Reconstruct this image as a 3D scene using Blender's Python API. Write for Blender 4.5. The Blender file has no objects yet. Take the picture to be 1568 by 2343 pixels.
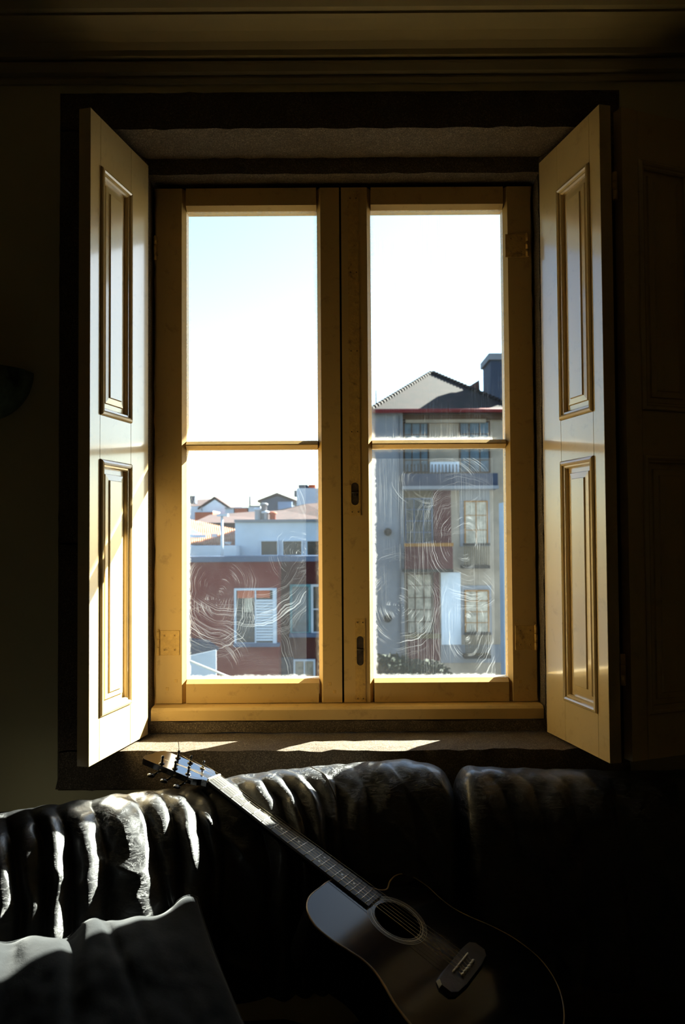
import bpy, bmesh, math, random
import numpy as np
from mathutils import Vector, Matrix, noise as mnoise
random.seed(7)
SC = bpy.context.scene
COL = SC.collection

# ------------------------------------------------------------------ camera
F, CX, CY, ZC = 1787.0, 784.0, 1171.5, 1.40        # focal length in px of the 1568x2343 frame, eye height
_p, _r = math.radians(1.7), math.radians(0.38)
cf = Vector((0, math.cos(_p), math.sin(_p)))
_rt = Vector((1, 0, 0)); _up = _rt.cross(cf)
cr = _rt*math.cos(_r) - _up*math.sin(_r)
cu = _up*math.cos(_r) + _rt*math.sin(_r)
cam = bpy.data.cameras.new('camera'); camo = bpy.data.objects.new('camera', cam); COL.objects.link(camo)
M = Matrix.Identity(4)
for i in range(3):
    M[i][0], M[i][1], M[i][2] = cr[i], cu[i], -cf[i]
M[2][3] = ZC
camo.matrix_world = M
cam.sensor_fit = 'VERTICAL'; cam.sensor_height = 36.0; cam.sensor_width = 24.1
cam.lens = 36.0*F/2343.0
cam.clip_start = 0.02; cam.clip_end = 500
cam.dof.use_dof = True; cam.dof.focus_distance = 2.2; cam.dof.aperture_fstop = 5.2
SC.camera = camo

# ------------------------------------------------------------------ sky and sun
SUN = Vector((1.17, 1.0, 0.967)).normalized()       # towards the sun
world = bpy.data.worlds.new('sky'); SC.world = world; world.use_nodes = True
wn = world.node_tree; wn.nodes.clear()
wo = wn.nodes.new('ShaderNodeOutputWorld'); wb = wn.nodes.new('ShaderNodeBackground')
sk = wn.nodes.new('ShaderNodeTexSky'); sk.sky_type = 'NISHITA'; sk.sun_disc = False
sk.sun_elevation = math.asin(SUN.z); sk.sun_rotation = math.atan2(SUN.x, SUN.y)
sk.air_density = 1.0; sk.dust_density = 0.6; sk.ozone_density = 1.5; sk.altitude = 80
wb.inputs['Strength'].default_value = 0.46
wn.links.new(sk.outputs[0], wb.inputs['Color']); wn.links.new(wb.outputs[0], wo.inputs['Surface'])
sl = bpy.data.lights.new('sun', 'SUN'); sl.energy = 72.0; sl.angle = math.radians(0.55); sl.color = (1, 0.95, 0.86)
slo = bpy.data.objects.new('sun', sl); COL.objects.link(slo)
slo.rotation_euler = SUN.to_track_quat('Z', 'Y').to_euler(); slo.location = (6, 8, 8)
vs = SC.view_settings
SC.display_settings.display_device = 'sRGB'
vs.view_transform = 'Standard'; vs.look = 'None'; vs.exposure = 0.0; vs.gamma = 1.0; vs.use_curve_mapping = False

# ------------------------------------------------------------------ helpers
def at(px, py, Y):                                   # a point of the room from a bearing and a distance (heights relative to the eye)
    d = cf + cr*((px-CX)/F) + cu*((CY-py)/F)
    return d*(Y/d.y)
def srgb(r, g, b):
    f = lambda c: (c/255/12.92) if c/255 <= 0.04045 else ((c/255+0.055)/1.055)**2.4
    return (f(r), f(g), f(b), 1)

class MB:
    def __init__(s): s.v = []; s.f = []; s.sm = []
    def add(s, vs, fs, smooth=False):
        o = len(s.v); s.v += [tuple(v) for v in vs]
        for f in fs: s.f.append(tuple(i+o for i in f)); s.sm.append(smooth)
        return s
    def box(s, x0, x1, y0, y1, z0, z1, c=0.0, M=None):
        """box with chamfer c on all edges"""
        x0, x1 = sorted((x0, x1)); y0, y1 = sorted((y0, y1)); z0, z1 = sorted((z0, z1))
        if c <= 0:
            v = [(x, y, z) for x in (x0, x1) for y in (y0, y1) for z in (z0, z1)]
            f = [(0,1,3,2),(4,6,7,5),(0,4,5,1),(2,3,7,6),(0,2,6,4),(1,5,7,3)]
        else:
            c = min(c, (x1-x0)*.45, (y1-y0)*.45, (z1-z0)*.45)
            bm = bmesh.new(); bmesh.ops.create_cube(bm, size=1)
            for q in bm.verts:
                q.co = Vector(((x0+x1)/2+q.co.x*(x1-x0), (y0+y1)/2+q.co.y*(y1-y0), (z0+z1)/2+q.co.z*(z1-z0)))
            bmesh.ops.bevel(bm, geom=bm.edges[:], offset=c, segments=1, affect='EDGES')
            bm.verts.index_update(); v = [tuple(q.co) for q in bm.verts]; f = [tuple(q.index for q in g.verts) for g in bm.faces]; bm.free()
        if M is not None: v = [tuple(M @ Vector(p)) for p in v]
        return s.add(v, f)
    def tube(s, pts, r, n=8, cap=True, smooth=True, flat=None):
        pts = [Vector(p) for p in pts]; rings = []
        rs = r if isinstance(r, (list, tuple)) else [r]*len(pts)
        prev = None
        for i, p in enumerate(pts):
            t = (pts[min(i+1, len(pts)-1)] - pts[max(i-1, 0)]).normalized()
            a = prev if prev is not None else (Vector((0,0,1)) if abs(t.z) < .9 else Vector((1,0,0)))
            a = (a - t*a.dot(t)).normalized(); b = t.cross(a); prev = a
            rings.append([p + (a*math.cos(2*math.pi*k/n) + b*math.sin(2*math.pi*k/n))*rs[i] for k in range(n)])
        v = [q for g in rings for q in g]; f = []
        for i in range(len(pts)-1):
            for k in range(n):
                f.append((i*n+k, i*n+(k+1)%n, (i+1)*n+(k+1)%n, (i+1)*n+k))
        s.add(v, f, smooth)
        if cap:
            o = len(s.v)-len(v)
            s.f.append(tuple(o+k for k in range(n))[::-1]); s.sm.append(False)
            s.f.append(tuple(o+(len(pts)-1)*n+k for k in range(n))); s.sm.append(False)
        return s
    def lathe(s, prof, M, n=20, a0=0, a1=2*math.pi):
        full = abs(a1-a0-2*math.pi) < 1e-6; m = n if full else n+1; v = []
        for (r, h) in prof:
            for k in range(m):
                a = a0+(a1-a0)*k/n; v.append(M @ Vector((r*math.cos(a), r*math.sin(a), h)))
        f = []
        for i in range(len(prof)-1):
            for k in range(n):
                k2 = (k+1) % m if full else k+1
                f.append((i*m+k, i*m+k2, (i+1)*m+k2, (i+1)*m+k))
        return s.add(v, f, True)
    def prism(s, poly, a, b):
        """poly: list of points, a/b: functions point->3D for the two ends"""
        n = len(poly); v = [a(p) for p in poly] + [b(p) for p in poly]
        f = [tuple(range(n))[::-1], tuple(range(n, 2*n))] + [(i, (i+1) % n, n+(i+1) % n, n+i) for i in range(n)]
        return s.add(v, f)
    def build(s, name, mat, parent=None, raw=False):
        me = bpy.data.meshes.new(name)
        L = rootloc(parent)
        me.from_pydata([(x-L[0], y-L[1], z+(0 if raw else ZC)-L[2]) for x, y, z in s.v], [], s.f)
        me.polygons.foreach_set('use_smooth', s.sm)
        if isinstance(mat, (list, tuple)):
            for m in mat: me.materials.append(m)
        else: me.materials.append(mat)
        me.validate()
        bm = bmesh.new(); bm.from_mesh(me); bmesh.ops.recalc_face_normals(bm, faces=bm.faces[:]); bm.to_mesh(me); bm.free()
        me.update()
        o = bpy.data.objects.new(name, me); COL.objects.link(o)
        if parent: o.parent = parent
        return o
def rootloc(o):
    L = [0, 0, 0]
    while o is not None:
        L = [L[i]+o.location[i] for i in range(3)]; o = o.parent
    return L
def tag(o, label=None, cat=None, group=None, kind=None):
    if label: o['label'] = label
    if cat: o['category'] = cat
    if group: o['group'] = group
    if kind: o['kind'] = kind
    return o
def empty(name, x, y, z, parent=None):
    o = bpy.data.objects.new(name, None); o.empty_display_size = .05; COL.objects.link(o)
    if parent: o.parent = parent
    L = rootloc(parent) if parent else (0, 0, 0)
    o.location = (x-L[0], y-L[1], z+ZC-L[2]); return o
def catmull(P, n=8, closed=False):
    P = [Vector(p) for p in P]; out = []; N = len(P)
    for i in range(N if closed else N-1):
        g = lambda k: P[k % N] if closed else P[max(0, min(N-1, k))]
        a, b, c, d = g(i-1), g(i), g(i+1), g(i+2)
        for k in range(n):
            t = k/n
            out.append(.5*((2*b)+(c-a)*t+(2*a-5*b+4*c-d)*t*t+(3*b-a-3*c+d)*t*t*t))
    if not closed: out.append(P[-1])
    return out

# ------------------------------------------------------------------ materials
class NT:
    def __init__(s, name):
        s.m = bpy.data.materials.new(name); s.m.use_nodes = True; s.t = s.m.node_tree; s.t.nodes.clear()
        s.out = s.t.nodes.new('ShaderNodeOutputMaterial')
    def n(s, typ, inputs=None, **kw):
        nd = s.t.nodes.new(typ)
        for k, v in kw.items(): setattr(nd, k, v)
        for k, v in (inputs or {}).items():
            if hasattr(v, 'is_linked') or hasattr(v, 'links'): s.t.links.new(v, nd.inputs[k])
            else: nd.inputs[k].default_value = v
        return nd
    def math(s, op, a, b=0.0, c=None, clamp=False):
        d = {0: a, 1: b}
        if c is not None: d[2] = c
        nd = s.n('ShaderNodeMath', d, operation=op); nd.use_clamp = clamp; return nd.outputs[0]
    def ramp(s, fac, stops):
        nd = s.n('ShaderNodeValToRGB', {0: fac}); e = nd.color_ramp.elements
        while len(e) < len(stops): e.new(.5)
        for i, (p, c) in enumerate(stops):
            e[i].position = p; e[i].color = c if isinstance(c, (tuple, list)) else (c, c, c, 1)
        return nd.outputs[0]
    def noise(s, vec, scale, detail=3, rough=.5, dist=0):
        return s.n('ShaderNodeTexNoise', {'Vector': vec, 'Scale': scale, 'Detail': detail, 'Roughness': rough, 'Distortion': dist}).outputs['Fac']
    def mix(s, f, a, b, mode='MIX'):
        nd = s.n('ShaderNodeMix', data_type='RGBA', blend_type=mode)
        for k, v in ((0, f), (6, a), (7, b)):
            if hasattr(v, 'links'): s.t.links.new(v, nd.inputs[k])
            else: nd.inputs[k].default_value = v
        return nd.outputs[2]
    def pos(s, scale=(1, 1, 1)):
        g = s.n('ShaderNodeNewGeometry').outputs['Position']
        return s.n('ShaderNodeMapping', {'Vector': g, 'Scale': scale}).outputs[0]
def paint(name, col, rough=.4, var=.12, vs=8, bump=.0, bscale=60, stretch=(1, 1, 1), metallic=0, coat=0, spec=.5, dirt=None, dirt_amt=.5, detail=4, coat_r=.1):
    T = NT(name); P = T.pos(stretch)
    nz = T.noise(P, vs, detail, .6)
    c0 = tuple(max(0, k*(1-var)) for k in col[:3])+(1,); c1 = tuple(min(1, k*(1+var)) for k in col[:3])+(1,)
    c = T.ramp(nz, [(.3, c0), (.7, c1)])
    if dirt:
        d = T.noise(T.pos(), 26, 8, .7, .4)
        c = T.mix(T.math('MULTIPLY', T.ramp(d, [(.56, 0.), (.68, 1.)]), dirt_amt), c, dirt)
    b = T.n('ShaderNodeBsdfPrincipled', {'Base Color': c, 'Roughness': rough, 'Metallic': metallic, 'Coat Weight': coat, 'Coat Roughness': coat_r, 'Specular IOR Level': spec})
    if bump > 0:
        bn = T.noise(P, bscale, 5, .6)
        bp = T.n('ShaderNodeBump', {'Height': bn, 'Strength': bump, 'Distance': .002})
        T.t.links.new(bp.outputs[0], b.inputs['Normal'])
    T.t.links.new(b.outputs[0], T.out.inputs[0]); return T.m

yellow = (0.58, 0.38, 0.135)
m_sash = paint('yellow_sash_paint', yellow, .46, .06, 5, .12, 22, (1, 1, .12), spec=.35, dirt=(.10, .055, .02, 1), dirt_amt=.25)
m_shut = paint('yellow_shutter_paint', (0.49, 0.35, 0.16), .24, .05, 5, .06, 30, (1, 1, .1), spec=.5, dirt=(.16, .11, .06, 1), dirt_amt=.2, coat=.9, coat_r=.08)
m_gap = paint('gap_shade', (.012, .008, .005), .9, .1)
m_iron = paint('painted_iron', (0.58, 0.36, 0.10), .5, .15, 60, .6, 180, spec=.4, dirt=(.06, .03, .015, 1), dirt_amt=.7)
m_rust = paint('worn_iron', (.045, .028, .015), .6, .5, 90, .3, 200)
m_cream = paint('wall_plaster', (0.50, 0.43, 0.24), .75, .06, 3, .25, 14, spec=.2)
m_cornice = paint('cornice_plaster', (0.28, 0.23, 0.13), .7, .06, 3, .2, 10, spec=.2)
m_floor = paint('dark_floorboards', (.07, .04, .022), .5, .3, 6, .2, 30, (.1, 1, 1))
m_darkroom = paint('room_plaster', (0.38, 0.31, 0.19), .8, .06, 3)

def granite():
    T = NT('granite'); P = T.pos()
    v = T.n('ShaderNodeTexVoronoi', {'Vector': P, 'Scale': 520.0}).outputs['Color']
    sp = T.n('ShaderNodeSeparateColor', {0: v}).outputs[0]
    n2 = T.noise(P, 18, 6, .7)
    c = T.ramp(sp, [(.0, (.045, .032, .019, 1)), (.45, (.088, .062, .037, 1)), (.8, (.128, .094, .058, 1)), (1., (.24, .19, .13, 1))])
    c = T.mix(T.ramp(n2, [(.35, 0.), (.75, .6)]), c, (.055, .036, .02, 1))
    h = T.math('ADD', T.math('MULTIPLY', T.noise(P, 55, 8, .75), 1.0), T.math('MULTIPLY', sp, .15))
    bp = T.n('ShaderNodeBump', {'Height': h, 'Strength': .8, 'Distance': .006})
    b = T.n('ShaderNodeBsdfPrincipled', {'Base Color': c, 'Roughness': .8, 'Specular IOR Level': .3, 'Normal': bp.outputs[0]})
    T.t.links.new(b.outputs[0], T.out.inputs[0]); return T.m
m_stone = granite()

def leather():
    T = NT('black_leather'); P = T.pos()
    cr_ = T.n('ShaderNodeTexVoronoi', {'Vector': T.n('ShaderNodeMapping', {'Vector': P, 'Scale': (.5, .6, 1.6)}).outputs[0], 'Scale': 26.0}, feature='DISTANCE_TO_EDGE').outputs['Distance']
    wr = T.noise(T.n('ShaderNodeMapping', {'Vector': P, 'Scale': (.7, .7, 2.6), 'Rotation': (0, .35, 0)}).outputs[0], 22, 7, .68, 1.4)
    crk = T.ramp(wr, [(.49, 1.), (.505, 0.), (.52, 1.)])
    fine = T.noise(P, 420, 3, .6)
    h = T.math('ADD', T.math('MULTIPLY', T.ramp(cr_, [(0., 0.), (.06, 1.)]), .10), T.math('MULTIPLY', fine, .10))
    h = T.math('ADD', h, T.math('MULTIPLY', crk, .22))
    h = T.math('ADD', h, T.math('MULTIPLY', T.noise(P, 34, 4, .6, .6), .55))
    bp = T.n('ShaderNodeBump', {'Height': h, 'Strength': .55, 'Distance': .004})
    rg = T.ramp(T.noise(P, 30, 5, .6), [(.3, .38), (.7, .52)])
    b = T.n('ShaderNodeBsdfPrincipled', {'Base Color': (.013, .013, .0135, 1), 'Roughness': rg, 'Specular IOR Level': .55, 'Normal': bp.outputs[0], 'Coat Weight': .35, 'Coat Roughness': .2})
    T.t.links.new(b.outputs[0], T.out.inputs[0]); return T.m
m_leather = leather()
m_stitch = paint('leather_seam', (.02, .02, .022), .4, .2, 50, .4, 300)
def cloth():
    T = NT('charcoal_cloth'); P = T.pos()
    w = T.noise(P, 600, 2, .5); n2 = T.noise(P, 40, 5, .6)
    h = T.math('ADD', T.math('MULTIPLY', w, .25), n2)
    bp = T.n('ShaderNodeBump', {'Height': h, 'Strength': .35, 'Distance': .003})
    b = T.n('ShaderNodeBsdfPrincipled', {'Base Color': T.ramp(n2, [(.3, (.0075, .0085, .0095, 1)), (.7, (.0115, .013, .0145, 1))]), 'Roughness': .95, 'Specular IOR Level': .15, 'Sheen Weight': .15, 'Normal': bp.outputs[0]})
    T.t.links.new(b.outputs[0], T.out.inputs[0]); return T.m
m_cloth = cloth()
m_black = paint('black_lacquer', (.006, .006, .007), .10, .1, 6, spec=.15)
m_head = paint('headstock_lacquer', (.006, .006, .008), .14, .1, 6, spec=.9, coat=.8, coat_r=.08)
m_ebony = paint('fingerboard_wood', (.036, .033, .031), .42, .3, 30, .3, 240, (1, 1, 1), spec=.5)
m_nickel = paint('fret_metal', (.62, .60, .55), .25, .05, 5, metallic=1)
m_string = paint('string_wire', (.75, .66, .45), .3, .05, 5, metallic=1)
m_blkmetal = paint('black_metal', (.02, .02, .022), .22, .1, 9, metallic=.6)
m_ivory = paint('ivory', (.75, .70, .58), .4, .05, 5)
m_pearl = paint('pearl_dot', (.70, .72, .72), .3, .1, 60)
m_rosette = paint('rosette_inlay', (.30, .27, .18), .3, .2, 40)
m_binding = paint('amber_binding', (.32, .20, .07), .3, .1, 20)
m_hole = paint('guitar_inside', (.02, .014, .008), .8, .1)
m_scon = paint('green_marbled_glass', (.13, .18, .11), .35, .8, 18, .2, 30)

# exterior colours
def ext(name, rgb, rough=.8, var=.08, vs=1.5, **k): return paint(name, tuple(.66*c**1.35 for c in srgb(*rgb)[:3])+(1,), rough, var, vs, spec=.2, **k)
e_white = ext('white_render', (222, 232, 244)); e_grey = ext('grey_render', (160, 163, 170)); e_cream = ext('cream_render', (182, 172, 160), var=.2)
e_red = ext('oxblood_render', (146, 64, 60)); e_redd = ext('dark_red_boards_and_shade', (108, 54, 58)); e_glass = paint('window_glass_dark', (.012, .018, .026), .25, .2, 2, spec=.25)
e_glassb = paint('window_glass_blue', (.05, .085, .12), .3, .5, 2, spec=.25); e_curtain = ext('pale_curtain', (190, 184, 172), var=.4, vs=5)
e_ochre = ext('ochre_woodwork', (170, 128, 60)); e_brown = ext('brown_woodwork', (110, 88, 70)); e_dark = ext('dark_ironwork', (62, 58, 56))
e_blue = ext('blue_woodwork', (118, 134, 160)); e_olive = ext('olive_rail_panel', (124, 112, 84)); e_teal = ext('teal_frame', (120, 170, 180))
e_orange = ext('orange_brick', (205, 120, 84)); e_guttr = ext('red_gutter_paint', (140, 50, 58)); e_slatec = ext('slate_blue', (88, 98, 118))
e_green = ext('shrub_green', (48, 66, 44), var=.5, vs=6); e_ground = ext('yard_ground', (96, 98, 96), var=.2)
def tiles(name, a, b, sc, k=.35):
    T = NT(name); P = T.pos()
    v = T.n('ShaderNodeTexVoronoi', {'Vector': P, 'Scale': sc}).outputs['Color']
    s1 = T.n('ShaderNodeSeparateColor', {0: v}).outputs[0]; n2 = T.noise(P, 1.3, 5, .7)
    c = T.ramp(T.math('ADD', T.math('MULTIPLY', s1, .5), T.math('MULTIPLY', n2, .5)), [(.25, tuple(c*k for c in srgb(*a)[:3])+(1,)), (.75, tuple(c*k for c in srgb(*b)[:3])+(1,))])
    bs = T.n('ShaderNodeBsdfPrincipled', {'Base Color': c, 'Roughness': .85, 'Specular IOR Level': .2})
    T.t.links.new(bs.outputs[0], T.out.inputs[0]); return T.m
e_tiledk = tiles('weathered_tiles', (48, 34, 48), (136, 92, 92), 5, .05); e_tileor = tiles('orange_tiles', (200, 136, 104), (240, 186, 150), 3, .6)
e_tilebr = tiles('brown_tiles', (84, 54, 54), (128, 84, 80), 3, .22)

def smeared_glass(name, swirls, haze, verts=0.0):
    """window glass with wiped dirt: arcs of residue that scatter the daylight falling on them"""
    T = NT(name)
    g = T.n('ShaderNodeNewGeometry').outputs['Position']; sp = T.n('ShaderNodeSeparateXYZ', {0: g})
    X, Z = sp.outputs[0], sp.outputs[2]
    warp = T.math('MULTIPLY', T.math('SUBTRACT', T.noise(g, 7, 3), .5), .07)
    tot = None
    for i, (cx, cz, k, r0, r1, amt, dens) in enumerate(swirls):
        dx = T.math('SUBTRACT', T.math('ADD', X, warp), cx); dz = T.math('MULTIPLY', T.math('SUBTRACT', T.math('SUBTRACT', Z, warp), cz), k)
        r = T.math('SQRT', T.math('ADD', T.math('MULTIPLY', dx, dx), T.math('MULTIPLY', dz, dz)))
        a = T.math('ARCTAN2', dz, dx)
        cb = T.n('ShaderNodeCombineXYZ', {0: T.math('MULTIPLY', r, dens), 1: T.math('MULTIPLY', T.math('ABSOLUTE', a), .55), 2: 3.7*i})
        st = T.noise(cb.outputs[0], 1.0, 6, .72)
        st = T.ramp(st, [(.52, 0.), (.80, 1.)])
        cb2 = T.n('ShaderNodeCombineXYZ', {0: T.math('MULTIPLY', r, 14), 1: T.math('MULTIPLY', a, .9), 2: 9.1*i})
        big = T.ramp(T.noise(cb2.outputs[0], 1.0, 2), [(.46, 0.03), (.66, 1.)])
        mr = T.n('ShaderNodeMapRange', {0: r, 1: r1, 2: r1*.6, 3: 0., 4: 1.}, interpolation_type='SMOOTHSTEP').outputs[0]
        mr2 = T.n('ShaderNodeMapRange', {0: r, 1: r0*.6, 2: r0, 3: 0., 4: 1.}, interpolation_type='SMOOTHSTEP').outputs[0] if r0 > 0 else 1.0
        q = T.math('MULTIPLY', T.math('MULTIPLY', T.math('MULTIPLY', st, big), mr), mr2)
        q = T.math('MULTIPLY', q, amt)
        tot = q if tot is None else T.math('MAXIMUM', tot, q)
    if verts > 0:
        cb = T.n('ShaderNodeCombineXYZ', {0: T.math('MULTIPLY', X, 420.), 1: T.math('MULTIPLY', Z, 5.), 2: 0.})
        st = T.ramp(T.noise(cb.outputs[0], 1.0, 5, .7), [(.52, 0.), (.8, 1.)])
        cb = T.n('ShaderNodeCombineXYZ', {0: T.math('MULTIPLY', X, 9.), 1: T.math('MULTIPLY', Z, 4.), 2: 5.})
        st = T.math('MULTIPLY', T.math('MULTIPLY', st, T.ramp(T.noise(cb.outputs[0], 1.0, 2), [(.42, 0.), (.62, 1.)])), verts)
        tot = T.math('MAXIMUM', tot, st)
    hz = T.math('MULTIPLY', T.ramp(T.noise(g, 7, 5, .6, .6), [(.25, .45), (.75, 1.)]), haze)
    gen = T.n('ShaderNodeSeparateXYZ', {0: T.n('ShaderNodeTexCoord').outputs['Generated']})
    gx, gz = gen.outputs[0], gen.outputs[2]
    ex = T.math('MINIMUM', gx, T.math('SUBTRACT', 1., gx)); ez = T.math('MULTIPLY', T.math('MINIMUM', gz, T.math('SUBTRACT', 1., gz)), 1.7)
    ed = T.math('ADD', T.math('MINIMUM', ex, ez), T.math('MULTIPLY', T.math('SUBTRACT', T.noise(g, 70, 5, .7), .5), .05))
    edge = T.n('ShaderNodeMapRange', {0: ed, 1: .045, 2: .0, 3: 0., 4: .35}, interpolation_type='SMOOTHSTEP').outputs[0]
    spk = T.ramp(T.n('ShaderNodeTexVoronoi', {'Vector': g, 'Scale': 95.0}).outputs['Distance'], [(.0, .8), (.07, 0.)])
    tot = T.math('MAXIMUM', T.math('MAXIMUM', T.math('ADD', tot, hz), edge), T.math('MULTIPLY', spk, .25))
    tr = T.n('ShaderNodeBsdfTransparent', {0: (.97, .985, .98, 1)}).outputs[0]
    du = T.n('ShaderNodeBsdfTranslucent', {0: (.80, .84, .88, 1)}).outputs[0]
    di = T.n('ShaderNodeBsdfDiffuse', {0: (.7, .7, .7, 1)}).outputs[0]
    dd = T.n('ShaderNodeMixShader', {0: .35, 1: du, 2: di}).outputs[0]
    gl = T.n('ShaderNodeBsdfGlossy', {0: (1, 1, 1, 1), 'Roughness': .02}).outputs[0]
    fr = T.math('MULTIPLY', T.n('ShaderNodeFresnel', {0: 1.45}).outputs[0], .5)
    m1 = T.n('ShaderNodeMixShader', {0: T.math('MINIMUM', tot, .85), 1: tr, 2: dd}).outputs[0]
    m2 = T.n('ShaderNodeMixShader', {0: fr, 1: m1, 2: gl}).outputs[0]
    T.t.links.new(m2, T.out.inputs[0]); return T.m
def clear_glass():
    T = NT('glass_edge')
    tr = T.n('ShaderNodeBsdfTransparent', {0: (.9, .97, .94, 1)}).outputs[0]; T.t.links.new(tr, T.out.inputs[0]); return T.m
m_gedge = clear_glass()

# ------------------------------------------------------------------ room shell
WF, WB = 2.08, 2.50          # wall room face, wall outer face (distance from the eye)
XL, XR = -.560, .575         # window rebate sides
SZ, LZ = -.565, 1.096        # granite sill top, lintel underside
wf = empty('wall_front', 0, WF, -1.4); tag(wf, kind='structure')
STL, STR, STT, STB = -.757, .757, 1.20, -.668       # outline of the granite surround
b = MB()
b.box(-2.4, STL, WF, WB, -1.4, 1.5); b.box(STR, 2.4, WF, WB, -1.4, 1.5)
b.box(STL, STR, WF, WB, STT, 1.5); b.box(STL, STR, WF, WB, -1.4, STB)
tag(b.build('plaster_wall', m_cream, wf))
def struct(name, b, m): return tag(b.build(name, m), kind='structure')
struct('wall_left', MB().box(-2.5, -2.4, -2.6, WB, -1.4, 1.5), m_darkroom)
struct('wall_right', MB().box(2.4, 2.5, -2.6, WB, -1.4, 1.5), m_darkroom)
struct('wall_back', MB().box(-2.5, 2.5, -2.7, -2.6, -1.4, 1.5), m_darkroom)
struct('floor', MB().box(-2.5, 2.5, -2.7, WB, -1.5, -1.4), m_floor)
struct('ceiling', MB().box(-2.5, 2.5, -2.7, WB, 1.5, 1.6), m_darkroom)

# cornice: one long moulding along the window wall
prof = [(2.08, 1.222), (2.072, 1.222), (2.068, 1.232), (2.072, 1.240), (2.060, 1.246), (2.052, 1.262), (2.050, 1.268), (2.058, 1.270), (2.058, 1.276),
        (2.040, 1.277), (2.036, 1.290), (2.020, 1.302), (1.995, 1.314), (1.96, 1.322), (1.945, 1.324), (1.945, 1.330), (1.93, 1.332), (1.915, 1.345), (1.90, 1.36), (1.86, 1.385), (1.80, 1.40), (1.78, 1.41), (1.78, 1.5), (2.08, 1.5)]
b = MB(); b.prism(prof, lambda p: (-2.4, p[0], p[1]), lambda p: (2.4, p[0], p[1]))
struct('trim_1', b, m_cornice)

# outer roof eave of this house, whose shade crosses the shutter
ev = empty('roof_eave', 0, WB, 1.42)
ev.location.z = ZC+1.45
MB().box(-3.2, 3.2, WB, 3.52, 1.455, 1.53).build('eave_slab', e_white, ev); tag(ev, kind='structure')

# ------------------------------------------------------------------ granite surround
def rough_block(b, x0, x1, y0, y1, z0, z1, amp=.002, seg=.035, fn=None):
    """subdivided stone block with slightly uneven arrises"""
    bm = bmesh.new(); bmesh.ops.create_cube(bm, size=1)
    for q in bm.verts: q.co = Vector(((x0+x1)/2+q.co.x*(x1-x0), (y0+y1)/2+q.co.y*(y1-y0), (z0+z1)/2+q.co.z*(z1-z0)))
    for ax, L in ((0, x1-x0), (1, y1-y0), (2, z1-z0)):
        n = int(L/seg)
        for k in range(1, n):
            c = [x0, y0, z0][ax]+L*k/n; no = [0, 0, 0]; no[ax] = 1; co = [0, 0, 0]; co[ax] = c
            bmesh.ops.bisect_plane(bm, geom=bm.verts[:]+bm.edges[:]+bm.faces[:], plane_co=co, plane_no=no)
    for q in bm.verts:
        e = sum([abs(q.co.x-x0) < 1e-5 or abs(q.co.x-x1) < 1e-5, abs(q.co.y-y0) < 1e-5 or abs(q.co.y-y1) < 1e-5, abs(q.co.z-z0) < 1e-5 or abs(q.co.z-z1) < 1e-5])
        a = amp*(2.2 if e >= 2 else .7)
        q.co += Vector([mnoise.noise(q.co*31+Vector((s, s, s)))*a for s in (3, 17, 41)])
        if e >= 2:
            for ax, (l, h) in enumerate(((x0, x1), (y0, y1), (z0, z1))):
                if abs(q.co[ax]-l) < .004: q.co[ax] += .0022
                elif abs(q.co[ax]-h) < .004: q.co[ax] -= .0022
        if fn: q.co = Vector(fn(q.co))
    bm.verts.index_update(); b.add([q.co for q in bm.verts], [tuple(v.index for v in f.verts) for f in bm.faces], False); bm.free()
st = empty('trim_2', 0, WF, STB); tag(st, kind='structure')
RB = 2.246
def splay(side):
    def f(c):
        # reveal widens towards the room
        x = c.x; inner = XL if side < 0 else XR
        outer = STL if side < 0 else STR; sh = max(0, min(1, (RB-c.y)/(RB-WF)))*.078
        x = outer+(x-outer)*(outer-(inner+side*sh))/(outer-inner)
        return (x, c.y, c.z)
    return f
b = MB(); rough_block(b, STL, XL, WF-.004, RB, SZ, -.02, fn=splay(-1)); b.build('jamb_stone', m_stone, st)
b = MB(); rough_block(b, STL, XL, WF-.004, RB, -.017, LZ, fn=splay(-1)); b.build('jamb_stone', m_stone, st)
b = MB(); rough_block(b, XR, STR, WF-.004, RB, SZ, -.02, fn=splay(1)); b.build('jamb_stone', m_stone, st)
b = MB(); rough_block(b, XR, STR, WF-.004, RB, -.017, LZ, fn=splay(1)); b.build('jamb_stone', m_stone, st)
b = MB(); rough_block(b, STL, STR, WF-.004, RB, LZ+.001, STT, .0018); b.build('lintel_stone', m_stone, st)
b = MB(); rough_block(b, STL, STR, WF-.004, 2.50, STB, SZ, .003, .03); b.build('sill_stone', m_stone, st)
# rebate stones behind (narrow strips seen round the casements)
RZ = 1.052
b = MB(); rough_block(b, STL, STR, RB-.001, WB, RZ, STT-.002, .002); b.build('rebate_stone', m_stone, st)
b = MB(); rough_block(b, STL, XL, RB+.001, 2.335, SZ, RZ-.001); b.build('rebate_stone', m_stone, st)
b = MB(); rough_block(b, XR, STR, RB+.001, 2.335, SZ, RZ-.001); b.build('rebate_stone', m_stone, st)
b = MB(); rough_block(b, -.56, .58, RB, 2.30, SZ+.001, -.529, .002); b.build('rebate_stone', m_stone, st)

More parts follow.
